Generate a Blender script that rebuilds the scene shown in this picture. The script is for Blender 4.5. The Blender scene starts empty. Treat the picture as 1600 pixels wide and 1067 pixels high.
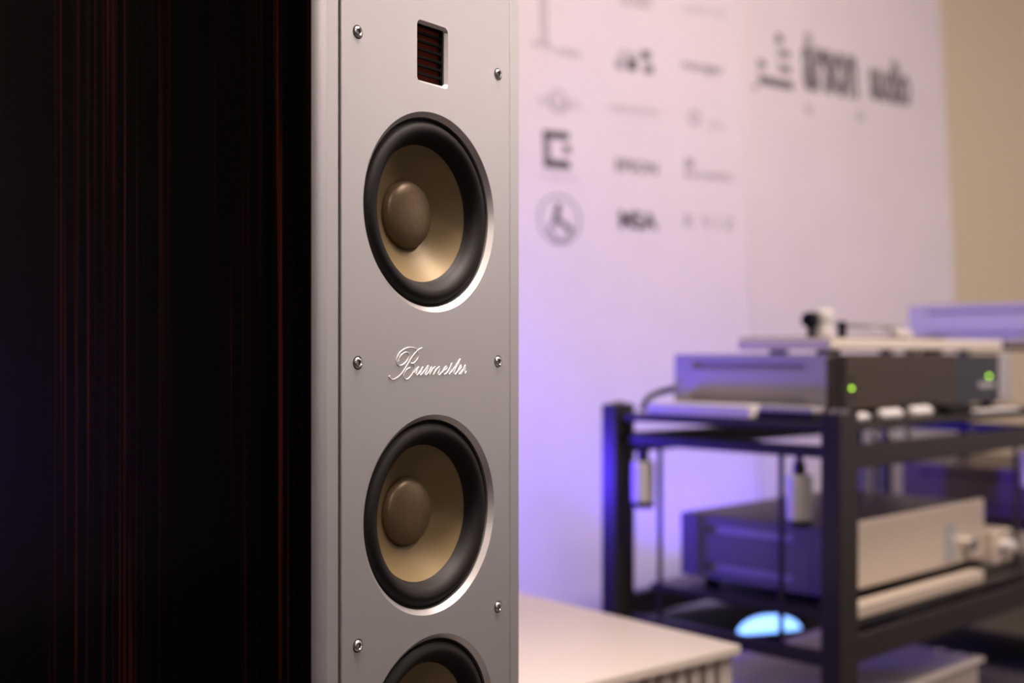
import bpy, bmesh, math, random
from mathutils import Vector, Matrix

random.seed(7)
S = bpy.context.scene
COL = S.collection

# ------------------------------------------------------------------ camera
FPX, HZ, HC = 1877.0, 550.0, 0.88            # focal length in px, horizon row, camera height
cam = bpy.data.objects.new('camera', bpy.data.cameras.new('camera'))
COL.objects.link(cam)
cam.location = (0, 0, HC)
cam.rotation_euler = (math.pi / 2, 0, 0)
cam.data.sensor_width = 36.0
cam.data.lens = FPX / 1600 * 36.0
cam.data.shift_y = (HZ - 533.5) / 1600
cam.data.clip_start = 0.02
cam.data.dof.use_dof = True
cam.data.dof.focus_distance = 1.06
cam.data.dof.aperture_fstop = 2.8
S.camera = cam

# ------------------------------------------------------------------ world, light, exposure
w = bpy.data.worlds.new('world'); S.world = w; w.use_nodes = True
w.node_tree.nodes['Background'].inputs[0].default_value = (0.05, 0.045, 0.05, 1)
w.node_tree.nodes['Background'].inputs[1].default_value = 0.2
S.view_settings.view_transform = 'Standard'
S.view_settings.look = 'None'
S.view_settings.gamma = 1
S.view_settings.use_curve_mapping = False
S.view_settings.exposure = 0.18


def lamp(name, kind, loc, target, power, color, **kw):
    d = bpy.data.lights.new(name, kind)
    d.energy = power; d.color = color
    for k, v in kw.items():
        setattr(d, k, v)
    o = bpy.data.objects.new(name, d); COL.objects.link(o)
    o.location = loc
    o.rotation_euler = (Vector(target) - Vector(loc)).to_track_quat('-Z', 'Y').to_euler()
    return o


WARM = (1.0, 0.83, 0.76)
# unseen ceiling lamps, all above the picture
lamp('ceiling_lamp_speaker', 'AREA', (0.20, 0.88, 2.72), (0.0, 1.05, 0.9), 7.5, WARM, shape='DISK', size=0.45, spread=math.radians(50))
lamp('ceiling_lamp_banner', 'AREA', (1.45, 1.15, 2.74), (1.2, 3.9, 0.8), 50, WARM, shape='DISK', size=0.3)
lamp('ceiling_lamp_rack', 'AREA', (1.15, 1.7, 2.74), (0.85, 2.6, 0.6), 19, WARM, shape='DISK', size=0.25)
lamp('wall_fill_side', 'AREA', (3.75, 1.95, 2.74), (4.45, 2.35, 2.0), 58, WARM, shape='DISK', size=0.4)  # added fill, brightens the unseen right wall that the panel reflects
lamp('wall_fill_behind', 'AREA', (1.0, -2.75, 2.74), (1.15, -3.3, 2.1), 54, WARM, shape='DISK', size=0.4)  # added fill, brightens the unseen wall behind the camera for reflections
lamp('ceiling_lamp_aisle', 'AREA', (0.50, -0.90, 2.74), (-0.05, 1.05, 0.95), 12, WARM, shape='DISK', size=0.25)

# ------------------------------------------------------------------ helpers
def mat(name, color, rough=0.5, metal=0.0, coat=0.0, noise=0.0, nscale=40, bump=0.0, stretch=None, emit=None, estr=0, spec=0.5):
    m = bpy.data.materials.new(name); m.use_nodes = True
    nt = m.node_tree; b = nt.nodes['Principled BSDF']
    b.inputs['Base Color'].default_value = (*color, 1)
    b.inputs['Roughness'].default_value = rough
    b.inputs['Metallic'].default_value = metal
    b.inputs['Coat Weight'].default_value = coat
    b.inputs['Coat Roughness'].default_value = 0.05
    b.inputs['Specular IOR Level'].default_value = spec
    if emit:
        b.inputs['Emission Color'].default_value = (*emit, 1)
        b.inputs['Emission Strength'].default_value = estr
    if noise or bump:
        tc = nt.nodes.new('ShaderNodeTexCoord')
        mp = nt.nodes.new('ShaderNodeMapping')
        nz = nt.nodes.new('ShaderNodeTexNoise')
        nz.inputs['Scale'].default_value = nscale
        nz.inputs['Detail'].default_value = 4
        if stretch:
            mp.inputs['Scale'].default_value = stretch
        nt.links.new(tc.outputs['Object'], mp.inputs[0])
        nt.links.new(mp.outputs[0], nz.inputs['Vector'])
        if noise:
            r = nt.nodes.new('ShaderNodeValToRGB')
            r.color_ramp.elements[0].position = 0.3
            r.color_ramp.elements[1].position = 0.7
            r.color_ramp.elements[0].color = (*[c * (1 - noise) for c in color], 1)
            r.color_ramp.elements[1].color = (*[min(1, c * (1 + noise)) for c in color], 1)
            nt.links.new(nz.outputs['Fac'], r.inputs[0])
            nt.links.new(r.outputs[0], b.inputs['Base Color'])
        if bump:
            bp = nt.nodes.new('ShaderNodeBump')
            bp.inputs['Strength'].default_value = bump
            bp.inputs['Distance'].default_value = 0.002
            nt.links.new(nz.outputs['Fac'], bp.inputs['Height'])
            nt.links.new(bp.outputs[0], b.inputs['Normal'])
    return m


def ebony():
    m = bpy.data.materials.new('ebony_veneer'); m.use_nodes = True
    nt = m.node_tree; b = nt.nodes['Principled BSDF']
    tc = nt.nodes.new('ShaderNodeTexCoord')
    def streak(scale, sz, det):
        mp = nt.nodes.new('ShaderNodeMapping'); mp.inputs['Scale'].default_value = (scale, scale, sz)
        nz = nt.nodes.new('ShaderNodeTexNoise'); nz.inputs['Scale'].default_value = 1; nz.inputs['Detail'].default_value = det
        nt.links.new(tc.outputs['Object'], mp.inputs[0]); nt.links.new(mp.outputs[0], nz.inputs['Vector'])
        return nz
    a = streak(150, 1.3, 5); c = streak(11, 0.4, 2)
    r1 = nt.nodes.new('ShaderNodeValToRGB')
    e = r1.color_ramp.elements
    e[0].position = 0.48; e[0].color = (0.0015, 0.0012, 0.0012, 1)
    e[1].position = 0.72; e[1].color = (0.24, 0.045, 0.018, 1)
    k = e.new(0.58); k.color = (0.02, 0.004, 0.002, 1)
    nt.links.new(a.outputs['Fac'], r1.inputs[0])
    r2 = nt.nodes.new('ShaderNodeValToRGB')
    r2.color_ramp.elements[0].position = 0.38; r2.color_ramp.elements[0].color = (0.05, 0.05, 0.05, 1)
    r2.color_ramp.elements[1].position = 0.66; r2.color_ramp.elements[1].color = (1.0, 1.0, 1.0, 1)
    # wide figure bands of the veneer, about 26 cm apart along the cabinet depth
    sp = nt.nodes.new('ShaderNodeSeparateXYZ'); nt.links.new(tc.outputs['Object'], sp.inputs[0])
    m1 = nt.nodes.new('ShaderNodeMath'); m1.operation = 'MULTIPLY_ADD'; m1.inputs[1].default_value = 2 * math.pi / 0.26; m1.inputs[2].default_value = -2 * math.pi * 0.055 / 0.26
    m2 = nt.nodes.new('ShaderNodeMath'); m2.operation = 'COSINE'
    m3 = nt.nodes.new('ShaderNodeMath'); m3.operation = 'MULTIPLY_ADD'; m3.inputs[1].default_value = 0.13
    nt.links.new(sp.outputs[1], m1.inputs[0]); nt.links.new(m1.outputs[0], m2.inputs[0]); nt.links.new(m2.outputs[0], m3.inputs[0])
    nt.links.new(c.outputs['Fac'], m3.inputs[2]); nt.links.new(m3.outputs[0], r2.inputs[0])
    mx = nt.nodes.new('ShaderNodeMix'); mx.data_type = 'RGBA'; mx.blend_type = 'MULTIPLY'
    mx.inputs[0].default_value = 1
    nt.links.new(r1.outputs[0], mx.inputs[6]); nt.links.new(r2.outputs[0], mx.inputs[7])
    nt.links.new(mx.outputs[2], b.inputs['Base Color'])
    b.inputs['Roughness'].default_value = 0.35
    b.inputs['Specular IOR Level'].default_value = 0.05
    b.inputs['Coat Weight'].default_value = 0.16
    b.inputs['Coat Roughness'].default_value = 0.06
    return m


def cone_mat():
    m = bpy.data.materials.new('woven_cone'); m.use_nodes = True
    nt = m.node_tree; b = nt.nodes['Principled BSDF']
    tc = nt.nodes.new('ShaderNodeTexCoord')
    sep = nt.nodes.new('ShaderNodeSeparateXYZ'); nt.links.new(tc.outputs['Object'], sep.inputs[0])
    outs = []
    for ax in (0, 2):
        mu = nt.nodes.new('ShaderNodeMath'); mu.operation = 'MULTIPLY'; mu.inputs[1].default_value = 4200
        sn = nt.nodes.new('ShaderNodeMath'); sn.operation = 'SINE'
        nt.links.new(sep.outputs[ax], mu.inputs[0]); nt.links.new(mu.outputs[0], sn.inputs[0]); outs.append(sn)
    ad = nt.nodes.new('ShaderNodeMath'); ad.operation = 'ADD'
    nt.links.new(outs[0].outputs[0], ad.inputs[0]); nt.links.new(outs[1].outputs[0], ad.inputs[1])
    mr = nt.nodes.new('ShaderNodeMapRange'); mr.inputs[1].default_value = -2; mr.inputs[2].default_value = 2
    nt.links.new(ad.outputs[0], mr.inputs[0])
    r = nt.nodes.new('ShaderNodeValToRGB')
    r.color_ramp.elements[0].color = (0.165, 0.118, 0.050, 1)
    r.color_ramp.elements[1].color = (0.235, 0.172, 0.078, 1)
    nt.links.new(mr.outputs[0], r.inputs[0]); nt.links.new(r.outputs[0], b.inputs['Base Color'])
    b.inputs['Roughness'].default_value = 0.42
    b.inputs['Metallic'].default_value = 0.25
    return m


M = {}
M['alu'] = mat('satin_aluminium', (0.72, 0.705, 0.70), 0.42, 0.92, bump=0.03, nscale=900)
M['alu_edge'] = mat('turned_aluminium', (0.86, 0.83, 0.80), 0.34, 0.9)
M['groove'] = mat('dark_groove_strip', (0.055, 0.048, 0.038), 0.5, 0.3)  # dark strip added over the metal groove bottom
M['badge'] = mat('bright_badge_metal', (0.70, 0.665, 0.64), 0.5, 0.6)
M['steel'] = mat('polished_steel', (0.80, 0.77, 0.74), 0.16, 1.0)
M['wood'] = ebony()
M['rubber'] = mat('black_rubber', (0.009, 0.0075, 0.007), 0.58, 0, bump=0.05, nscale=600, spec=0.22)
M['black'] = mat('matt_black', (0.010, 0.009, 0.009), 0.6, spec=0.3)
M['gap'] = mat('black_gap', (0.003, 0.003, 0.003), 0.8, spec=0.05)
M['cone'] = cone_mat()
M["cap"] = mat("bronze_dust_cap", (0.165, 0.115, 0.060), 0.40, 0.35, noise=0.12, nscale=300)
M['pleat'] = mat('copper_pleats', (0.34, 0.085, 0.045), 0.4, 0.4)
M['banner'] = mat('white_banner_vinyl', (0.80, 0.73, 0.74), 0.55, noise=0.02, nscale=6)
for nm, v in (('ink_dark', 0.07), ('ink_mid', 0.19), ('ink_soft', 0.38), ('ink_pale', 0.56)):
    M[nm] = mat(nm, (v, v * 0.93, v * 0.97), 0.6)
M['wall'] = mat('beige_wall_paint', (0.84, 0.72, 0.52), 0.85, bump=0.1, nscale=120, noise=0.04)
M['wall_pale'] = mat('pale_grey_wall_paint', (0.50, 0.51, 0.53), 0.85, bump=0.1, nscale=120, noise=0.04)
M['wall_dark'] = mat('charcoal_wall_fabric', (0.035, 0.032, 0.034), 0.9, bump=0.2, nscale=200)
M['ceil'] = mat('ceiling_tile_paint', (0.45, 0.42, 0.40), 0.9, bump=0.1, nscale=90)
M['carpet'] = mat('grey_carpet', (0.075, 0.066, 0.064), 0.95, noise=0.35, nscale=260, bump=0.6)
M['cabtop'] = mat('ivory_lacquer', (0.66, 0.59, 0.51), 0.42)
M['rib'] = mat('ivory_rib', (0.62, 0.55, 0.48), 0.45)
M['rack'] = mat('black_painted_steel', (0.026, 0.021, 0.019), 0.42, bump=0.05, nscale=300)
M['chrome'] = mat('bolt_chrome', (0.8, 0.78, 0.76), 0.2, 1.0)
M['white'] = mat('white_plastic', (0.82, 0.79, 0.76), 0.4)
M['silver'] = mat('silver_case', (0.54, 0.51, 0.52), 0.42, 0.3)
M['silver_shaded'] = mat('silver_shaded', (0.20, 0.185, 0.19), 0.45, 0.3)  # shaded copy of the silver, dims the blue-lit amplifier side by colour
M['champ'] = mat('champagne_faceplate', (0.76, 0.65, 0.52), 0.42, 0.3)
M['dface'] = mat('dark_and_shaded_metal', (0.10, 0.072, 0.058), 0.38, 0.6)  # dark metal; on the preamplifier front the shadow is put into the colour
M['glass'] = mat('display_glass', (0.006, 0.008, 0.014), 0.12, 0, coat=0.5)
M['led'] = mat('green_led', (0.2, 0.6, 0.05), 0.4, emit=(0.36, 0.72, 0.03), estr=4)
M['blue_led'] = mat('blue_led_lens', (0.2, 0.3, 0.9), 0.3, emit=(0.22, 0.46, 1.0), estr=2.4)
M['plinth'] = mat('cream_plinth', (0.78, 0.70, 0.60), 0.4)
M['cable'] = mat('black_cable', (0.015, 0.015, 0.02), 0.45)


def obj(name, bm, m, parent=None, smooth=False, **props):
    if isinstance(bm, bmesh.types.BMesh):
        me = bpy.data.meshes.new(name)
        bmesh.ops.recalc_face_normals(bm, faces=bm.faces)
        bm.to_mesh(me); bm.free()
    else:
        me = bm; me.name = name
    if smooth is True:
        me.polygons.foreach_set('use_smooth', [True] * len(me.polygons))
    elif smooth:
        me.polygons.foreach_set('use_smooth', [True] * len(me.polygons))
        me.set_sharp_from_angle(angle=math.radians(smooth))
    me.materials.clear(); me.materials.append(M[m])
    o = bpy.data.objects.new(name, me); COL.objects.link(o)
    if parent: o.parent = parent
    for k, v in props.items(): o[k] = v
    return o


def thing(name, label, cat, loc, rz=0.0, group=None):
    o = bpy.data.objects.new(name, None); COL.objects.link(o)
    o.location = loc; o.rotation_euler = (0, 0, rz); o.empty_display_size = 0.05
    o['label'] = label; o['category'] = cat
    if group: o['group'] = group
    return o


def tag(o, label, cat, group=None):
    o['label'] = label; o['category'] = cat
    if group: o['group'] = group
    return o


def box(lo, hi, bev=0.0, bm=None, seg=1):
    t = bmesh.new()
    bmesh.ops.create_cube(t, size=1)
    c = [(a + b) / 2 for a, b in zip(lo, hi)]; s = [b - a for a, b in zip(lo, hi)]
    for v in t.verts:
        v.co = Vector((v.co.x * s[0] + c[0], v.co.y * s[1] + c[1], v.co.z * s[2] + c[2]))
    if bev:
        bmesh.ops.bevel(t, geom=t.edges[:], offset=bev, segments=seg, affect='EDGES', profile=0.5)
    return merge(bm, t)


def merge(bm, t):
    if bm is None: return t
    me = bpy.data.meshes.new('tmp'); t.to_mesh(me); t.free()
    bm.from_mesh(me); bpy.data.meshes.remove(me)
    return bm


def lathe(prof, origin=(0, 0, 0), axis='y', seg=64, bm=None, cap0=False, cap1=False):
    """prof: list of (radius, offset along axis)"""
    t = bmesh.new(); rings = []
    O = Vector(origin)
    for r, h in prof:
        ring = []
        for i in range(seg):
            a = 2 * math.pi * i / seg
            c, s = math.cos(a) * r, math.sin(a) * r
            p = {'y': (c, h, s), 'z': (c, s, h), 'x': (h, c, s)}[axis]
            ring.append(t.verts.new(O + Vector(p)))
        rings.append(ring)
    for k in range(len(rings) - 1):
        for i in range(seg):
            j = (i + 1) % seg
            t.faces.new((rings[k][i], rings[k][j], rings[k + 1][j], rings[k + 1][i]))
    if cap0: t.faces.new(rings[0])
    if cap1: t.faces.new(rings[-1])
    return merge(bm, t)


def rod(p0, p1, r, seg=16, bm=None):
    p0, p1 = Vector(p0), Vector(p1)
    t = bmesh.new(); d = (p1 - p0); q = d.to_track_quat('Z', 'Y')
    rings = []
    for p in (p0, p1):
        rings.append([t.verts.new(p + q @ Vector((math.cos(2 * math.pi * i / seg) * r, math.sin(2 * math.pi * i / seg) * r, 0))) for i in range(seg)])
    for i in range(seg):
        j = (i + 1) % seg
        t.faces.new((rings[0][i], rings[0][j], rings[1][j], rings[1][i]))
    t.faces.new(rings[0]); t.faces.new(rings[1])
    return merge(bm, t)


def spline(pts, n=8):
    """Catmull-Rom through points of any dimension"""
    P = [Vector(p) for p in pts]; out = []
    for i in range(len(P) - 1):
        a = P[i - 1] if i else P[0]; b = P[i]; c = P[i + 1]; d = P[i + 2] if i + 2 < len(P) else P[-1]
        for k in range(n):
            t = k / n
            out.append(0.5 * ((2 * b) + (c - a) * t + (2 * a - 5 * b + 4 * c - d) * t * t + (3 * b - a - 3 * c + d) * t ** 3))
    out.append(P[-1]); return out


def cable(pts, r, seg=8, n=8, bm=None):
    C = spline(pts, n); t = bmesh.new(); rings = []
    for i, p in enumerate(C):
        d = (C[min(i + 1, len(C) - 1)] - C[max(i - 1, 0)]).normalized()
        q = d.to_track_quat('Z', 'Y')
        rings.append([t.verts.new(p + q @ Vector((math.cos(2 * math.pi * k / seg) * r, math.sin(2 * math.pi * k / seg) * r, 0))) for k in range(seg)])
    for a, b in zip(rings, rings[1:]):
        for i in range(seg):
            j = (i + 1) % seg
            t.faces.new((a[i], a[j], b[j], b[i]))
    t.faces.new(rings[0]); t.faces.new(rings[-1])
    return merge(bm, t)


def rrect(w, h, r, n=8):
    pts = []
    for cx, cz, a0 in ((w / 2 - r, h / 2 - r, 0), (-w / 2 + r, h / 2 - r, 90), (-w / 2 + r, -h / 2 + r, 180), (w / 2 - r, -h / 2 + r, 270)):
        for k in range(n + 1):
            a = math.radians(a0 + 90 * k / n)
            pts.append((cx + r * math.cos(a), cz + r * math.sin(a)))
    return pts


def loft(loops, bm=None, cap0=False, cap1=False):
    t = bmesh.new(); R = [[t.verts.new(p) for p in L] for L in loops]
    n = len(R[0])
    for a, b in zip(R, R[1:]):
        for i in range(n):
            j = (i + 1) % n
            t.faces.new((a[i], a[j], b[j], b[i]))
    if cap0: t.faces.new(R[0])
    if cap1: t.faces.new(R[-1])
    return merge(bm, t)


def filled(loops):
    """flat face in XY from an outer loop and hole loops -> mesh"""
    cu = bpy.data.curves.new('tmp', 'CURVE'); cu.dimensions = '2D'; cu.fill_mode = 'BOTH'
    for L in loops:
        sp = cu.splines.new('POLY'); sp.points.add(len(L) - 1); sp.use_cyclic_u = True
        for p, q in zip(sp.points, L): p.co = (q[0], q[1], 0, 1)
    o = bpy.data.objects.new('tmp', cu); COL.objects.link(o)
    dg = bpy.context.evaluated_depsgraph_get()
    me = bpy.data.meshes.new_from_object(o.evaluated_get(dg))
    bpy.data.objects.remove(o); bpy.data.curves.remove(cu)
    return me


def text_mesh(body, bold=0.0):
    cu = bpy.data.curves.new('tmp', 'FONT'); cu.body = body; cu.size = 1; cu.offset = bold
    cu.resolution_u = 4
    o = bpy.data.objects.new('tmp', cu); COL.objects.link(o)
    dg = bpy.context.evaluated_depsgraph_get()
    me = bpy.data.meshes.new_from_object(o.evaluated_get(dg))
    bpy.data.objects.remove(o); bpy.data.curves.remove(cu)
    return me


def struct(name, bm, m):
    o = obj(name, bm, m); o['kind'] = 'structure'
    return o


def sight(px, py):
    return Vector(((px - 800) / FPX, 1.0, -(py - HZ) / FPX))


# ------------------------------------------------------------------ the room
GA = math.radians(34)
G = Vector((math.cos(GA), math.sin(GA), 0)); HH = Vector((-G.y, G.x, 0))
g0, g1, h0, h1, CZ = -3.4, 5.0, -3.4, 3.14, 2.8


def room_box(a0, a1, b0, b1, z0, z1):
    bm = box((a0, b0, z0), (a1, b1, z1))
    bm.transform(Matrix.Rotation(GA, 4, 'Z'))
    return bm


struct('floor', room_box(g0, g1, h0, h1, -0.05, 0), 'carpet')
struct('ceiling', room_box(g0, g1, h0, h1, CZ, CZ + 0.05), 'ceil')
struct('wall_back', room_box(g0 - .1, g1 + .1, h1, h1 + 0.1, 0, CZ), 'wall')
struct('wall_right', room_box(g1, g1 + 0.1, h0, h1, 0, CZ), 'wall_pale')
struct('wall_left', room_box(g0 - 0.1, g0, h0, h1, 0, CZ), 'wall_dark')
struct('wall_front', room_box(g0 - .1, g1 + .1, h0 - 0.1, h0, 0, CZ), 'wall_pale')
b = room_box(g0, g1, h1 - 0.015, h1, 0, 0.09)
struct('baseboard_back', b, 'rib')

# ------------------------------------------------------------------ floor-standing loudspeaker
spk = thing('floor_standing_speaker', 'tall dark ebony loudspeaker with satin aluminium front panel and bronze cone drivers', 'loudspeaker',
            (-0.0709, 1.0763, 0), math.atan2(0.7987, 0.6017))
SM = Matrix.Translation(spk.location) @ Matrix.Rotation(spk.rotation_euler.z, 4, 'Z')
ZB, ZT = 0.06, 1.32                     # bottom and top of the front
ZTW, ZD, RH = 1.1465, (1.005, 0.7346, 0.5372), 0.0894
PW, FLAT, RAD, SET = 0.1143, 0.1300, 0.0088, 0.0010

# ebony carcass
cab = box((-0.1374, 0.050, ZB), (0.1374, 0.60, ZT))
for f in [f for f in cab.faces if abs(f.calc_center_median().y - 0.050) < 1e-4]:
    r_ = bmesh.ops.inset_region(cab, faces=[f], thickness=0.018)
    ring = r_['faces']
    ex = bmesh.ops.extrude_face_region(cab, geom=ring)
    for v in [g for g in ex['geom'] if isinstance(g, bmesh.types.BMVert)]: v.co.y = RAD + SET + 0.0015
    bmesh.ops.delete(cab, geom=ring, context='FACES')
obj('cabinet', cab, 'wood', spk)
obj('plinth', box((-0.16, -0.01, 0.0), (0.16, 0.62, ZB), 0.004), 'black', spk)

# aluminium baffle frame: two rounded edge rails and the groove behind the panel
for s in (-1, 1):
    prof = [(s * (PW + 0.0002), 0.014), (s * (PW + 0.0002), 0.0045), (s * (PW + 0.0024), 0.0045), (s * (PW + 0.0024), SET + 0.0008), (s * (PW + 0.0032), SET)]
    prof.append((s * FLAT, SET))
    for k in range(1, 11):
        a = math.pi / 2 * k / 10; q = k / 10
        prof.append((s * (FLAT + RAD * (0.25 * math.sin(a) + 0.75 * q)), SET + RAD * (0.25 * (1 - math.cos(a)) + 0.75 * q)))
    prof.append((s * (FLAT + RAD - 0.002), SET + RAD + 0.0012))
    bm = loft([[(x, y, z) for x, y in prof] for z in (ZB, ZT)], cap0=True, cap1=True)
    obj('edge_rail', bm, 'alu', spk, smooth=25)
    xs = sorted((s * (PW + 0.0003), s * (PW + 0.0023)))
    obj('groove_strip', box((xs[0], 0.0030, ZB), (xs[1], 0.0044, ZT)), 'groove', spk)

# front panel with holes
circ = lambda cx, cz, r, n=96: [(cx + r * math.cos(2 * math.pi * i / n), cz + r * math.sin(2 * math.pi * i / n)) for i in range(n)]
TWW, TWH, TWR = 0.0425, 0.0553, 0.0052
tw = [(x, z + ZTW) for x, z in rrect(TWW, TWH, TWR)]
outer = [(-PW + .0006, ZB + .0006), (PW - .0006, ZB + .0006), (PW - .0006, ZT - .0006), (-PW + .0006, ZT - .0006)]
me = filled([outer, tw] + [circ(0, z, RH) for z in ZD])
pb = bmesh.new(); pb.from_mesh(me)
for v in pb.verts: v.co = Vector((v.co.x, 0.0, v.co.y))
o2 = [(-PW, ZB), (PW, ZB), (PW, ZT), (-PW, ZT)]
loft([[(x, 0, z) for x, z in outer], [(x, 0.0006, z) for x, z in o2], [(x, 0.0050, z) for x, z in o2]], pb)
panel = obj('front_panel', pb, 'alu', spk)
panel.data.polygons.foreach_set('use_smooth', [False] * len(panel.data.polygons))
for z in ZD:                             # turned recess around every driver
    obj('recess_ring', lathe([(RH, 0), (RH - 0.0046, 0.0039), (RH - 0.0048, 0.0066)], (0, 0, z), seg=128), 'alu_edge', panel, smooth=30)
lp = [rrect(TWW - 2 * i, TWH - 2 * i, TWR - i) for i in (0, 0.0024, 0.0026)]
bm = loft([[(x, y, z + ZTW) for x, z in L] for L, y in zip(lp, (0, 0.0030, 0.0060))])
obj('recess_ring', bm, 'alu_edge', panel, smooth=30)

# drivers
for z in ZD:
    d = obj('driver', lathe([(0.0847, 0.0062), (0.0838, 0.0060), (0.0832, 0.0070), (0.0826, 0.0078), (0.0820, 0.0066), (0.0808, 0.0046),
                             (0.0788, 0.0027), (0.0763, 0.0015), (0.0732, 0.0012), (0.0700, 0.0024), (0.0668, 0.0052), (0.0642, 0.0100), (0.0625, 0.0142), (0.0606, 0.0156)],
                            (0, 0, z), seg=128), 'rubber', spk, smooth=True)
    prof = []
    for k in range(13):
        t = k / 12
        prof.append((0.0616 + (0.0300 - 0.0616) * t, 0.0148 + 0.0190 * (t + 0.18 * t * (1 - t))))
    cn = lathe(prof, (0, 0, 0), seg=128)
    c = obj('cone', cn, 'cone', d, smooth=True); c.location = (0, 0, z)
    prof = [(0.0312, 0.0340), (0.0313, 0.0312), (0.0307, 0.0302)]
    for k in range(1, 13):
        t = k / 12
        prof.append((0.0302 * math.cos(t * math.pi / 2) + 0.0001, 0.0300 - 0.0090 * math.sin(t * math.pi / 2)))
    obj('dust_cap', lathe(prof, (0, 0, z), seg=96), 'cap', d, smooth=True)

# air-motion tweeter: slotted black plate in front of copper pleats
twp = bmesh.new()
W2, H2 = TWW / 2 - 0.0022, TWH / 2 - 0.0022
NS = 7
pitch = 2 * H2 / NS
def slot(cz, w, h):
    r = h * 0.48
    return [(x, z + cz) for x, z in rrect(w, h, r, 5)]
slots = [slot(-H2 + pitch * (k + 0.5), 2 * W2 - 0.004, pitch * 0.70) for k in range(NS)]
me = filled([[(-W2, -H2), (W2, -H2), (W2, H2), (-W2, H2)]] + slots)
twp.from_mesh(me)
for v in twp.verts: v.co = Vector((v.co.x, 0.0046, v.co.y + ZTW))
for s_ in slots:
    loft([[(x, y, z + ZTW) for x, z in s_] for y in (0.0046, 0.0072)], twp)
tweeter = obj('tweeter', twp, 'gap', spk)
pts = []; N = 26
for i in range(N + 1):
    pts.append((-W2 + 2 * W2 * i / N, 0.0078 + (0.0036 if i % 2 else 0)))
pl = bmesh.new()
lo = [pl.verts.new((x, y, ZTW - H2)) for x, y in pts]; hi = [pl.verts.new((x, y, ZTW + H2)) for x, y in pts]
for i in range(N): pl.faces.new((lo[i], lo[i + 1], hi[i + 1], hi[i]))
obj('pleated_diaphragm', pl, 'pleat', tweeter)

# screws
def screw_mesh():
    return lathe([(0.0048, 0.0002), (0.0047, -0.0005), (0.0042, -0.0014), (0.0035, -0.0019), (0.0027, -0.0020), (0.0023, -0.0016), (0.0023, -0.0009)], seg=32)
def socket_mesh():
    bm = bmesh.new()
    hexa = [(0.0024 * math.cos(math.pi * i / 3), 0.0024 * math.sin(math.pi * i / 3)) for i in range(6)]
    loft([[(x, -0.0010, z) for x, z in hexa], [(x * .8, 0.0006, z * .8) for x, z in hexa]], bm, cap1=True)
    return bm
sc0 = None
for sx in (-0.0955, 0.0955):
    for z in (1.1464, 0.871, 0.6356):
        if sc0 is None:
            sc = sc0 = obj('screw', screw_mesh(), 'steel', spk, smooth=35)
            wash0 = obj('screw_seat', lathe([(0.0058, -0.0001), (0.0049, -0.0002)], seg=28), 'gap', sc0)
            sock0 = obj('hex_socket', socket_mesh(), 'gap', sc0)
        else:
            sc = sc0.copy(); COL.objects.link(sc); sc.parent = spk
            for q in (wash0.copy(), sock0.copy()):
                COL.objects.link(q); q.parent = sc
        sc.location = (sx, 0, z)

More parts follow.
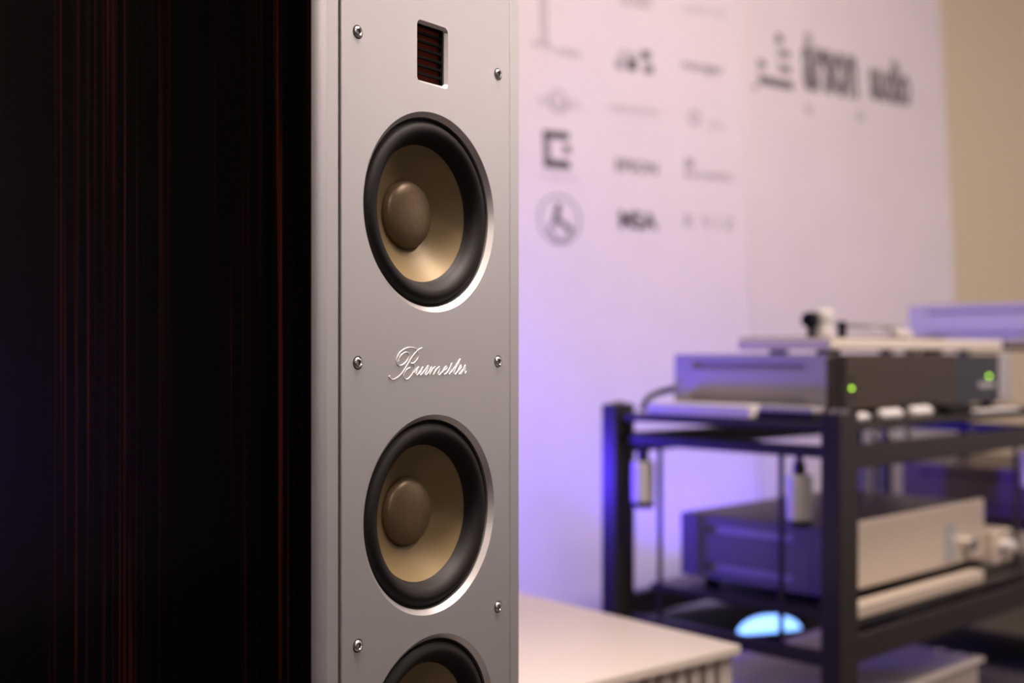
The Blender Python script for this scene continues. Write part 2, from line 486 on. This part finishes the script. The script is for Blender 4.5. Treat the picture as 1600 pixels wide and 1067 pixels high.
# script badge, traced in units of its own artwork (1600 x 811) then laid on the panel
SI = SM.inverted()
def art(u, v):
    d = sight(598 + u * 142 / 1600, 532 + v * 72 / 811)
    o = SI @ Vector((0, 0, HC)); dd = SI.to_3x3() @ d
    t = -o.y / dd.y
    p = o + dd * t
    return (p.x, p.z)
strokes = [
    # capital letter: stem, loop with upper bowl, lower bowl
    ([(688, 128), (640, 150), (590, 195), (530, 270), (470, 370), (405, 480), (335, 585), (255, 655), (180, 686), (125, 662), (112, 625)],
     [.5, .6, .7, .8, 1.1, 1.3, 1.2, 1.0, .8, .9, 1.9]),
    ([(272, 372), (295, 300), (345, 235), (405, 206), (447, 222), (461, 270), (440, 335), (390, 395), (330, 434), (285, 440), (250, 405), (242, 350), (262, 278), (312, 200), (385, 145), (460, 122), (540, 128), (600, 165), (632, 232), (630, 290), (600, 345), (550, 390), (500, 404), (478, 388)],
     [.8, .8, .7, .7, .9, 1.0, .9, .7, .7, .8, .9, 1.2, 1.0, .8, .7, .7, .7, .8, 1.1, 1.2, 1.0, .7, .7, .6]),
    ([(500, 404), (545, 420), (562, 480), (548, 545), (500, 620), (445, 674), (392, 680), (368, 632), (388, 562), (430, 500), (482, 476)],
     [.6, .9, 1.3, 1.4, 1.1, .8, .8, 1.0, .8, .7, .6]),
    # u
    ([(552, 560), (592, 500), (628, 462), (600, 535), (578, 592), (602, 604), (650, 545), (704, 462), (668, 540), (642, 596), (668, 602), (712, 552)],
     [.6, .7, .8, 1.0, 1.0, .7, .6, .8, 1.0, 1.0, .7, .6]),
    # r
    ([(712, 552), (760, 490), (794, 440), (802, 458), (775, 525), (740, 594), (762, 602), (810, 550)], [.6, .7, .8, 1.0, 1.0, 1.0, .7, .6]),
    # m
    ([(810, 550), (858, 462), (848, 520), (822, 598)], [.6, .8, 1.0, 1.0]),
    ([(822, 598), (870, 510), (915, 462), (935, 470), (915, 535), (890, 598)], [.6, .6, .7, .9, 1.0, 1.0]),
    ([(890, 598), (940, 510), (990, 460), (1010, 468), (990, 535), (968, 590), (990, 600), (1045, 550)], [.6, .6, .7, .9, 1.0, 1.0, .7, .6]),
    # e
    ([(1045, 550), (1100, 505), (1132, 462), (1112, 450), (1070, 505), (1050, 565), (1072, 596), (1110, 575), (1150, 530)], [.6, .6, .8, .7, .9, 1.1, .8, .6, .6]),
    # s
    ([(1150, 530), (1185, 460), (1212, 396), (1208, 450), (1198, 530), (1172, 586), (1138, 582)], [.6, .6, .8, 1.0, 1.1, .9, .8]),
    ([(1198, 560), (1235, 510)], [.6, .6]),
    # t
    ([(1235, 510), (1300, 415), (1360, 326), (1325, 400), (1270, 510), (1245, 580), (1268, 592), (1305, 550)], [.6, .7, 1.0, 1.0, 1.1, 1.0, .7, .6]),
    ([(1278, 420), (1318, 408), (1350, 404)], [.6, .7, .6]),
    # e
    ([(1305, 550), (1355, 500), (1388, 450), (1370, 436), (1335, 495), (1315, 560), (1334, 590), (1365, 565), (1400, 515)], [.6, .6, .8, .7, .9, 1.0, .8, .6, .6]),
    # r
    ([(1378, 590), (1410, 520), (1450, 432), (1458, 462), (1435, 540), (1440, 582), (1466, 535)], [.6, .7, .9, .9, 1.0, .8, .6]),
]
bb = bmesh.new()
for ns, (P, Wd) in enumerate(strokes):
    C = spline([(*art(u, v), wd) for (u, v), wd in zip(P, Wd)], 7)
    rings = []
    for i, c in enumerate(C):
        a = C[max(i - 1, 0)]; e = C[min(i + 1, len(C) - 1)]
        d = Vector((e.x - a.x, e.y - a.y)); d = d.normalized() if d.length > 1e-9 else Vector((1, 0))
        n = Vector((-d.y, d.x)); hw = (0.00068 if ns < 3 else 0.00034) * max(c.z, 0.4)
        rings.append([bb.verts.new((c.x + n.x * hw * k, y, c.y + n.y * hw * k)) for k, y in ((-1, 0.0002), (-0.75, -0.0004), (0, -0.0006), (0.75, -0.0004), (1, 0.0002))])
    for a, e in zip(rings, rings[1:]):
        for i in range(4):
            bb.faces.new((a[i], a[i + 1], e[i + 1], e[i]))
    bb.faces.new(rings[0]); bb.faces.new(rings[-1])
obj('script_badge', bb, 'badge', spk, smooth=50)

# ------------------------------------------------------------------ printed banners on the wall
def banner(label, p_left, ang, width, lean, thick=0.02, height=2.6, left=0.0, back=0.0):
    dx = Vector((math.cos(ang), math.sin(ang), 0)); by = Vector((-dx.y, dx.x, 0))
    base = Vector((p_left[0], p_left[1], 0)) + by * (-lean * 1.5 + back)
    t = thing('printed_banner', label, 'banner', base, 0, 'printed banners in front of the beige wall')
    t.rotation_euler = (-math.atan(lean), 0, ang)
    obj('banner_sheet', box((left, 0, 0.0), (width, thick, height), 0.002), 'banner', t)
    obj('base_shade_strip', box((left, -0.05, 0.0), (width, -0.002, 0.13), 0.006), 'rack', t)  # dark strip added to stand in for the shade below the amplifier
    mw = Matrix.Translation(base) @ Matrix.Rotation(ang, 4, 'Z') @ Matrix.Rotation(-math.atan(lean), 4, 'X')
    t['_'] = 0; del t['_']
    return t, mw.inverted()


def on_banner(inv, px, py):
    o = inv @ Vector((0, 0, HC)); d = inv.to_3x3() @ sight(px, py)
    p = o + d * (-o.y / d.y)
    return p.x, p.z


def print_rect(bn, xl, xr, yt, yb, ink):
    t, inv = bn
    x0, za = on_banner(inv, xl, yt); _, zb = on_banner(inv, xl, yb); x1, _ = on_banner(inv, xr, yt)
    obj('printed_mark', box((x0, -0.0012, zb), (x1, 0.0004, za)), ink, t)


def print_text(bn, body, xl, xr, yt, yb, ink, bold=0.0):
    t, inv = bn
    x0, za = on_banner(inv, xl, yt); _, zb = on_banner(inv, xl, yb); x1, _ = on_banner(inv, xr, yt)
    me = text_mesh(body, bold)
    X = [v.co.x for v in me.vertices]; Y = [v.co.y for v in me.vertices]
    for v in me.vertices:
        v.co = Vector((x0 + (v.co.x - min(X)) / (max(X) - min(X)) * (x1 - x0), -0.0012, zb + (v.co.y - min(Y)) / (max(Y) - min(Y)) * (za - zb)))
    obj('printed_lettering', me, ink, t)


def print_ring(bn, cx, cy, rpx, ink, a0=0, a1=360, wpx=5):
    t, inv = bn
    x, z = on_banner(inv, cx, cy); _, z2 = on_banner(inv, cx, cy - rpx); r = z2 - z; wd = r * wpx / rpx
    bm = bmesh.new(); n = 40; A = []; B = []
    for i in range(n + 1):
        a = math.radians(a0 + (a1 - a0) * i / n)
        A.append(bm.verts.new((x + r * math.cos(a), -0.0012, z + r * math.sin(a))))
        B.append(bm.verts.new((x + (r - wd) * math.cos(a), -0.0012, z + (r - wd) * math.sin(a))))
    for i in range(n): bm.faces.new((A[i], A[i + 1], B[i + 1], B[i]))
    obj('printed_mark', bm, ink, t)


def print_line(bn, p, q, wpx, ink):
    t, inv = bn
    a = Vector(on_banner(inv, *p)); c = Vector(on_banner(inv, *q)); s = wpx / FPX * 3.7 / 2
    d = (c - a).normalized(); n = Vector((-d.y, d.x)) * s
    bm = bmesh.new()
    bm.faces.new([bm.verts.new((v.x, -0.0013, v.y)) for v in (a + n, c + n, c - n, a - n)])
    obj('printed_mark', bm, ink, t)


LEAN = 0.06
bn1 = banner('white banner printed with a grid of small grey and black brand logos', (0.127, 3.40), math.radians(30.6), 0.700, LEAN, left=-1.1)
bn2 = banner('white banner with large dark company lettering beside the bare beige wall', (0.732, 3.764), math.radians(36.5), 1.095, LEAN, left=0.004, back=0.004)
R = lambda *a: print_rect(bn1, *a)
# top row
R(842, 853, -30, 66, 'ink_pale'); print_text(bn1, 'living', 832, 862, 60, 76, 'ink_soft'); print_text(bn1, 'voice', 868, 905, 70, 86, 'ink_soft')
print_text(bn1, 'ocean', 968, 1016, -14, 6, 'ink_soft'); print_text(bn1, 'audio lab', 1066, 1132, 2, 16, 'ink_pale')
R(961, 975, 92, 107, 'ink_soft'); R(980, 994, 92, 109, 'ink_dark'); R(1002, 1015, 79, 92, 'ink_dark'); R(1006, 1020, 100, 114, 'ink_mid'); R(966, 996, 77, 90, 'ink_pale')
print_text(bn1, 'manger', 1066, 1130, 97, 111, 'ink_mid', 0.01)
# second row
print_ring(bn1, 872, 158, 19, 'ink_pale', wpx=7); print_text(bn1, 'stage', 840, 906, 148, 168, 'ink_pale')
print_text(bn1, 'metronome', 953, 1026, 160, 173, 'ink_pale', 0.01)
print_ring(bn1, 1085, 184, 13, 'ink_pale', wpx=8); print_text(bn1, 'ex', 1108, 1132, 190, 201, 'ink_pale')
# third row
R(848, 888, 203, 215, 'ink_dark'); R(848, 859, 214, 249, 'ink_mid'); R(849, 890, 248, 261, 'ink_dark'); R(880, 891, 226, 240, 'ink_mid')
print_text(bn1, 'cinegrade', 841, 902, 268, 278, 'ink_pale')
print_text(bn1, 'EPSON', 962, 1026, 248, 267, 'ink_dark', 0.012)
R(1070, 1083, 247, 262, 'ink_soft'); print_text(bn1, 'accustic', 1068, 1144, 262, 277, 'ink_soft', 0.01)
# fourth row
print_ring(bn1, 874, 343, 39, 'ink_soft', wpx=4); print_ring(bn1, 876, 360, 20, 'ink_soft', 180, 360, wpx=7)
print_line(bn1, (873, 318), (868, 346), 9, 'ink_dark'); print_line(bn1, (868, 342), (896, 362), 9, 'ink_mid'); print_line(bn1, (868, 342), (856, 362), 8, 'ink_soft')
print_text(bn1, 'MSA', 967, 1026, 328, 357, 'ink_dark', 0.035)
print_text(bn1, 'R', 1070, 1083, 335, 355, 'ink_soft', 0.01)
print_text(bn1, 'V I Z', 1096, 1146, 338, 356, 'ink_soft', 0.01)
# the right banner: stair-shaped mark and the name
R = lambda *a: print_rect(bn2, *a)
R(1184, 1195, 93, 104, 'ink_mid'); R(1185, 1238, 117, 131, 'ink_mid'); R(1212, 1222, 52, 66, 'ink_mid'); R(1213, 1217, 66, 110, 'ink_pale')
R(1219, 1233, 77, 88, 'ink_mid'); R(1219, 1234, 101, 112, 'ink_mid'); R(1175, 1183, 132, 140, 'ink_soft'); R(1185, 1190, 104, 118, 'ink_pale')
R(1257, 1267, 50, 72, 'ink_soft')
print_text(bn2, 'arson', 1252, 1337, 68, 140, 'ink_mid', 0.045)
print_text(bn2, 'audio', 1356, 1419, 84, 155, 'ink_mid', 0.045)
R(1258, 1268, 162, 178, 'ink_pale'); R(1338, 1350, 174, 188, 'ink_pale')

# ------------------------------------------------------------------ low ivory cabinet with ribbed side
cabi = thing('ribbed_cabinet', 'low ivory cabinet with flat top and vertical ribbed side beside the black rack', 'cabinet', (0.376, 1.97, 0), math.radians(40))
obj('top_plate', box((-0.52, 0.0, 0.383), (0.0, 0.76, 0.400), 0.003, seg=2), 'cabtop', cabi)
obj('body', box((-0.50, 0.035, 0.03), (-0.02, 0.74, 0.383), 0.002), 'black', cabi)
for k in range(8):
    x = -0.028 - 0.034 * k
    obj('rib', box((x - 0.011, 0.012, 0.03), (x + 0.011, 0.036, 0.381), 0.004, seg=2), 'rib', cabi)
obj('end_panel', box((-0.02, 0.012, 0.03), (-0.008, 0.74, 0.383), 0.002), 'rib', cabi)
for x in (-0.46, -0.06):
    for y in (0.07, 0.69):
        obj('foot', lathe([(0.022, 0), (0.025, 0.03)], (x, y, 0), 'z', 20, cap0=True, cap1=True), 'black', cabi)

# ------------------------------------------------------------------ black equipment rack
RA = math.radians(44)
rk = thing('audio_rack', 'black steel audio rack with hanging rods and white cylindrical dampers', 'rack', (0.60, 2.20, 0), RA)
LX, LY, PT = 0.92, 0.535, 0.769
for x in (0, LX):
    for y in (0, LY):
        p = obj('post', box((x - 0.032, y - 0.021, 0.012), (x + 0.032, y + 0.021, PT), 0.003), 'rack', rk)
        obj('post_cap', lathe([(0.017, 0.0), (0.017, 0.004), (0.012, 0.007)], (x, y, PT), 'z', 20, cap1=True), 'chrome', p)
        obj('foot', lathe([(0.030, 0), (0.030, 0.012)], (x, y, 0), 'z', 20, cap0=True, cap1=True), 'rack', p)
obj('top_shelf', box((-0.02, 0.024, 0.734), (LX + 0.02, LY - 0.024, 0.750), 0.003), 'rack', rk)
obj('shelf_lip', box((0.034, -0.012, 0.734), (LX - 0.034, 0.023, 0.748), 0.003), 'rack', rk)
for y in (0, LY):
    obj('beam', box((0.033, y - 0.016, 0.664), (LX - 0.033, y + 0.016, 0.706), 0.003), 'rack', rk)
    obj('beam', box((0.033, y - 0.016, 0.305), (LX - 0.033, y + 0.016, 0.358), 0.003), 'rack', rk)
for x in (0, LX):
    obj('beam', box((x - 0.012, 0.022, 0.684), (x + 0.012, LY - 0.022, 0.706), 0.003), 'rack', rk)
    obj('beam', box((x - 0.012, 0.022, 0.298), (x + 0.012, LY - 0.022, 0.325), 0.003), 'rack', rk)
for x in (0.10, 0.15, 0.23):
    obj('bolt', lathe([(0.010, 0.0), (0.009, -0.005), (0.005, -0.008)], (x, -0.0125, 0.722), 'y', 16, cap1=True), 'chrome', rk)
# hanging rods with dampers
def hanger(xr, yr, xd, yd, z0=0.565, z1=0.650, zr=0.315):
    r_ = obj('hanging_rod', rod((xr, yr, zr), (xr, yr, 0.690), 0.0055), 'rack', rk)
    obj('rod_nut', lathe([(0.006, zr - 0.012), (0.013, zr - 0.010), (0.013, zr + 0.010), (0.006, zr + 0.012)], (xr, yr, 0), 'z', 16), 'rack', r_, smooth=30)
    d_ = obj('damper', lathe([(0.005, z0), (0.021, z0), (0.0235, z0 + 0.003), (0.0235, z1 - 0.003), (0.021, z1), (0.005, z1)], (xd, yd, 0), 'z', 28), 'white', rk, smooth=30)
    obj('damper_coupler', lathe([(0.006, z1 - 0.002), (0.012, z1), (0.012, z1 + 0.022), (0.007, z1 + 0.024), (0.007, 0.690)], (xd, yd, 0), 'z', 20), 'rack', d_, smooth=30)
    obj('damper_bracket', lathe([(0.003, z0 - 0.012), (0.023, z0 - 0.012), (0.023, z0 - 0.0005), (0.003, z0 - 0.0005)], (xd, yd, 0), 'z', 24), 'rack', d_, smooth=30)
hanger(0.0, 0.420, -0.005, 0.462)
hanger(0.0, 0.125, -0.005, 0.082)
hanger(0.80, 0.02, 0.865, 0.01)
hanger(0.88, 0.42, 0.90, 0.475, 0.50, 0.60)
hanger(0.80, 0.50, 0.86, 0.51, 0.50, 0.60)
# hung carrier for the amplifier
obj('carrier_rail', box((0.03, -0.014, 0.372), (LX - 0.05, 0.014, 0.384), 0.002), 'rack', rk)
obj('carrier_tray', box((-0.008, 0.02, 0.384), (LX - 0.08, 0.44, 0.398), 0.002), 'rack', rk)
obj('carrier_edge', box((0.03, -0.016, 0.386), (0.56, 0.016, 0.412), 0.003), 'champ', rk)
# base shelf
obj('base_shelf', box((0.01, 0.022, 0.05), (LX - 0.01, LY - 0.022, 0.066), 0.003), 'rack', rk)
rk_m = Matrix.Translation(rk.location) @ Matrix.Rotation(RA, 4, 'Z')
def at_rack(x, y, z): return rk_m @ Vector((x, y, z))


def slotted(parent, x0, y0, y1, z0, z1, m, th=0.010, inset=0.13):
    """side plate facing -x with two long horizontal slots cut through it"""
    L = y1 - y0; h = z1 - z0; a, b_ = y0 + inset * L, y1 - inset * L
    zs = [z0, z0 + 0.13 * h, z0 + 0.25 * h, z0 + 0.73 * h, z0 + 0.85 * h, z1]
    bm = bmesh.new()
    box((x0, y0, z0), (x0 + th, a, z1), 0, bm); box((x0, b_, z0), (x0 + th, y1, z1), 0, bm)
    for k in (0, 2, 4): box((x0, a, zs[k]), (x0 + th, b_, zs[k + 1]), 0, bm)
    return obj('side_plate', bm, m, parent)


def feet(parent, xs, ys, z, h=0.015, r=0.016, m='black'):
    for x in xs:
        for y in ys:
            obj('foot', lathe([(r * .9, z), (r, z + h)], (x, y, 0), 'z', 20, cap0=True, cap1=True), m, parent)


# preamplifier on the top shelf
pre = thing('preamplifier', 'silver preamplifier with shadow-toned front, black display window and green lights on rack top', 'amplifier', at_rack(0, 0, 0.750), RA)
X0, X1, Y0, Y1, Z0, Z1 = 0.048, 0.84, 0.045, 0.42, 0.016, 0.1255
obj('case', box((X0 + 0.010, Y0 + 0.012, Z0), (X1, Y1, Z1 - 0.002), 0.002), 'silver', pre)
slotted(pre, X0, Y0 + 0.012, Y1, Z0, Z1, 'silver')
fp = obj('faceplate', box((X0, Y0, Z0), (0.555, Y0 + 0.012, Z1), 0.003), 'dface', pre)
obj('display_window', box((0.556, Y0 + 0.003, Z0 + 0.002), (0.775, Y0 + 0.012, Z1 - 0.002), 0.001), 'glass', pre)
obj('faceplate_end', box((0.776, Y0, Z0), (X1, Y0 + 0.012, Z1), 0.003), 'silver', pre)
obj('edge_strip', box((X0 + 0.004, Y0 - 0.002, Z0 + 0.002), (X0 + 0.05, Y0 + 0.002, Z1 - 0.002), 0.001), 'black', pre)
obj('indicator_light', lathe([(0.0035, 0), (0.0025, -0.003)], (0.118, Y0, 0.060), 'y', 16, cap1=True), 'led', pre, label='green glowing light')
for z in (0.044, 0.080):
    obj('button', lathe([(0.006, 0), (0.005, -0.004)], (0.125, Y0, z), 'y', 16, cap1=True), 'dface', pre)
obj('indicator_light', lathe([(0.0045, 0), (0.003, -0.003)], (0.722, Y0 + 0.003, 0.075), 'y', 16, cap1=True), 'led', pre, label='green glowing light')
obj('display_plate', box((0.67, Y0 - 0.001, 0.050), (0.745, Y0 + 0.004, 0.062), 0.001), 'silver', pre)
feet(pre, (0.09, 0.80), (0.09, 0.38), 0.0003, 0.0157)

# flat things lying on the shelf next to it
wb = obj('white_strip_box', box((0, 0, 0), (0.045, 0.26, 0.026), 0.003), 'white')
wb.location = at_rack(-0.014, 0.185, 0.7503); wb.rotation_euler.z = RA
tag(wb, 'long flat white box lying along the rack shelf edge', 'box')
rb = thing('remote_control', 'black and grey remote control lying on the shelf corner', 'remote', at_rack(-0.012, 0.045, 0.7503), RA)
obj('shell', box((0, 0, 0), (0.042, 0.130, 0.016), 0.003), 'black', rb)
obj('top_plate', box((0.002, 0.004, 0.016), (0.040, 0.126, 0.026), 0.002), 'silver', rb)
for k, (x, L, rr) in enumerate(((0.075, 0.05, 0.009), (0.165, 0.085, 0.011), (0.285, 0.085, 0.012))):
    bm = lathe([(0.002, 0), (rr * .8, 0.002), (rr, 0.012), (rr, L - 0.014), (rr * .6, L - 0.01), (rr * .6, L), (0.002, L)], (0, 0, 0), 'x', 20)
    c = obj('cable_plug', bm, 'white', smooth=35)
    c.location = at_rack(x - 0.02, 0.002, 0.7483 + rr); c.rotation_euler.z = RA
    tag(c, ['short white cable plug resting on the rack post end of the shelf', 'slim white cable plug lying between two other white plugs', 'thick white cable plug lying furthest from the rack post'][k], 'plug', 'white plugs on the shelf lip')
bp = obj('black_adapter', box((0, 0, 0), (0.10, 0.03, 0.022), 0.005, seg=2), 'black')
bp.location = at_rack(0.42, -0.008, 0.7485); bp.rotation_euler.z = RA
tag(bp, 'small black adapter block on the shelf lip below the display', 'adapter')
pn = obj('folded_leaflet', box((0, 0, 0), (0.20, 0.032, 0.006), 0.001), 'white')
pn.location = at_rack(0.56, -0.008, 0.7485); pn.rotation_euler.z = RA
tag(pn, 'flat pale leaflet lying on the shelf lip under the display', 'leaflet')
cb = obj('signal_cable', cable([at_rack(0.20, 0.437, 0.80), at_rack(0.10, 0.46, 0.80), at_rack(0.03, 0.47, 0.785), at_rack(0.01, 0.477, 0.757)], 0.007), 'cable', smooth=True)
tag(cb, 'blue lit cable curving down from the preamplifier onto the rack shelf', 'cable')

# turntable on the preamplifier
zt = 0.750 + Z1
tt = thing('turntable', 'cream turntable with long thin tonearm and white capped arm tower', 'turntable', at_rack(0, 0, zt), RA)
feet(tt, (0.085, 0.50), (0.075,), 0.0002, 0.0083, 0.024)
feet(tt, (0.42,), (0.075,), 0.0002, 0.0083, 0.018, 'white')
feet(tt, (0.15, 0.76), (0.23,), 0.0002, 0.0083, 0.020)
obj('plinth', box((0.055, 0.05, 0.0085), (0.80, 0.265, 0.031), 0.004, seg=2), 'plinth', tt)
obj('platter', lathe([(0.01, 0.031), (0.100, 0.031), (0.102, 0.034), (0.100, 0.037), (0.01, 0.037)], (0.52, 0.16, 0), 'z', 64), 'dface', tt, smooth=30)
obj('top_trim', box((0.058, 0.053, 0.031), (0.38, 0.262, 0.0335), 0.001), 'dface', tt)
twr = obj('arm_tower', lathe([(0.019, 0.0335), (0.019, 0.060), (0.012, 0.062), (0.012, 0.066), (0.020, 0.067), (0.0205, 0.084), (0.017, 0.088), (0.004, 0.089)], (0.133, 0.115, 0), 'z', 32), 'white', tt, smooth=35)
obj('counterweight', lathe([(0.004, 0.0), (0.015, 0.001), (0.016, 0.018), (0.004, 0.020)], (0.094, 0.127, 0.068), 'x', 24), 'black', tt, smooth=35)
obj('weight_stand', rod((0.102, 0.125, 0.0335), (0.102, 0.125, 0.066), 0.007), 'black', tt)
obj('arm_rest', rod((0.186, 0.105, 0.0335), (0.186, 0.105, 0.066), 0.009), 'black', tt)
obj('tonearm', rod((0.100, 0.127, 0.0615), (0.46, 0.13, 0.056), 0.0042), 'chrome', tt)
obj('headshell', box((0.44, 0.118, 0.038), (0.50, 0.142, 0.052), 0.002), 'white', tt)

# power amplifier on the hung carrier
am = thing('power_amplifier', 'silver power amplifier with champagne front on the hanging rack tray', 'amplifier', at_rack(0, 0, 0.398), RA)
obj('case', box((0.055, 0.062, 0.018), (0.66, 0.40, 0.140), 0.003), 'silver', am)
slotted(am, 0.045, 0.062, 0.40, 0.018, 0.146, 'silver_shaded', inset=0.2)
obj('lid', box((0.05, 0.062, 0.140), (0.66, 0.40, 0.147), 0.002), 'dface', am)
obj('faceplate', box((0.045, 0.046, 0.018), (0.56, 0.062, 0.150), 0.003), 'champ', am)
obj('control_panel', box((0.561, 0.048, 0.018), (0.70, 0.062, 0.150), 0.003), 'champ', am)
obj('control_window', box((0.500, 0.044, 0.030), (0.552, 0.047, 0.110), 0.001), 'silver', am)
obj('knob', lathe([(0.016, 0.0), (0.016, -0.022), (0.012, -0.026), (0.002, -0.026)], (0.60, 0.046, 0.062), 'y', 28), 'chrome', am, smooth=35)
feet(am, (0.10, 0.62), (0.10, 0.36), 0.0003, 0.0177, 0.018)
sb = thing('side_module', 'small champagne module beside the power amplifier with a bright round plug', 'module', at_rack(0.712, 0.03, 0.3985), RA)
obj('case', box((0, 0, 0), (0.09, 0.14, 0.075), 0.003), 'champ', sb)
obj('plug', lathe([(0.003, 0.0), (0.013, -0.001), (0.013, -0.03), (0.003, -0.032)], (0.035, 0, 0.042), 'y', 20), 'white', sb, smooth=35)

# component on the base shelf
lo_ = thing('base_component', 'pale topped component with finned front on the rack bottom shelf', 'amplifier', at_rack(0, 0, 0.066), RA)
obj('case', box((0.05, 0.045, 0.012), (0.64, 0.42, 0.125), 0.003), 'silver', lo_)
obj('top_plate', box((0.04, 0.026, 0.125), (0.655, 0.43, 0.135), 0.002), 'cabtop', lo_)
for k in range(16):
    obj('fin', box((0.07 + k * 0.036, 0.030, 0.014), (0.088 + k * 0.036, 0.046, 0.124), 0.002), 'rib', lo_)
feet(lo_, (0.10, 0.58), (0.10, 0.36), 0.0003, 0.0117)

# ------------------------------------------------------------------ second rack further right with two slotted components
r2 = thing('component_stand', 'dark steel stand holding two silver slotted components behind the black rack', 'rack', at_rack(LX + 0.36, 0.02, 0), RA)
for x in (0.02, 0.52):
    for y in (0.02, 0.60):
        obj('post', box((x - 0.014, y - 0.014, 0), (x + 0.014, y + 0.014, 0.90), 0.002), 'rack', r2)
for z in (0.10, 0.395, 0.885):
    obj('shelf', box((0.0, 0.0, z), (0.54, 0.62, z + 0.015), 0.002), 'rack', r2)
def comp(z, h, label, y1, m='silver'):
    c = thing('slotted_component', label, 'amplifier', at_rack(LX + 0.36, 0.02, z), RA, 'slotted components on the steel stand')
    obj('case', box((0.045, 0.05, 0.012), (0.50, y1, h - 0.001), 0.002), m, c)
    slotted(c, 0.035, 0.05, y1, 0.012, h, m, inset=0.12)
    feet(c, (0.09, 0.45), (0.10, 0.45), 0.0003, 0.0117)
comp(0.900, 0.115, 'silver slotted component on top of the steel stand behind the turntable', 0.535)
comp(0.410, 0.150, 'blue lit slotted component on the lower shelf of the steel stand', 0.555, 'dface')

# ------------------------------------------------------------------ blue LED uplights on the floor
def uplight(label, loc, target, power, size, spread, rl):
    t = thing('led_uplight', label, 'lamp', (loc[0], loc[1], 0), 0, 'blue uplights on the floor')
    d = (Vector(target) - Vector(loc)).normalized()
    q = d.to_track_quat('Z', 'Y').to_matrix().to_4x4()
    mx = Matrix.Translation(Vector(loc) - Vector(t.location)) @ q
    def place(bm): bm.transform(mx); return bm
    obj('housing', place(lathe([(0.01, -0.09), (rl * .8, -0.085), (rl + .006, -0.06), (rl + .006, 0.0), (rl, 0.0), (rl, -0.012)], (0, 0, 0), 'z', 32)), 'black', t, smooth=35)
    obj('lens', place(lathe([(rl, -0.010)] + [(rl * math.cos(k * math.pi / 16) + .0005, -0.004 + rl * 0.55 * math.sin(k * math.pi / 16)) for k in range(9)], (0, 0, 0), 'z', 32)), 'blue_led', t, smooth=True)
    for sx in (-1, 1):
        xs = sorted((sx * (rl + 0.005), sx * (rl + 0.014)))
        obj('yoke_arm', box((xs[0], -0.012, 0.01), (xs[1], 0.012, loc[2]), 0.002), 'black', t)
    obj('base', box((-rl - 0.025, -0.05, 0.0), (rl + 0.025, 0.05, 0.012), 0.003), 'black', t)
    L = lamp('uplight_beam', 'SPOT', Vector(loc) + d * (rl * 0.55 + 0.055), target, power, (0.08, 0.03, 1.0), spot_size=spread, spot_blend=0.3, shadow_soft_size=size)
    return t
uplight('blue floor uplight hidden behind the loudspeaker', (-0.34, 2.62, 0.56), (0.72, 3.0, 0.72), 25, 0.05, math.radians(132), 0.060)
uplight('glowing blue floor uplight behind the rack', (0.70, 3.27, 0.12), (0.60, 3.50, 1.2), 10, 0.05, math.radians(130), 0.085)
uplight('added blue uplight tinting the reflection in the ebony side of the loudspeaker', (-2.55, 1.72, 0.22), (-2.75, 1.95, 1.2), 20, 0.05, math.radians(140), 0.060)  # added lamp, puts a purple reflection into the ebony gloss
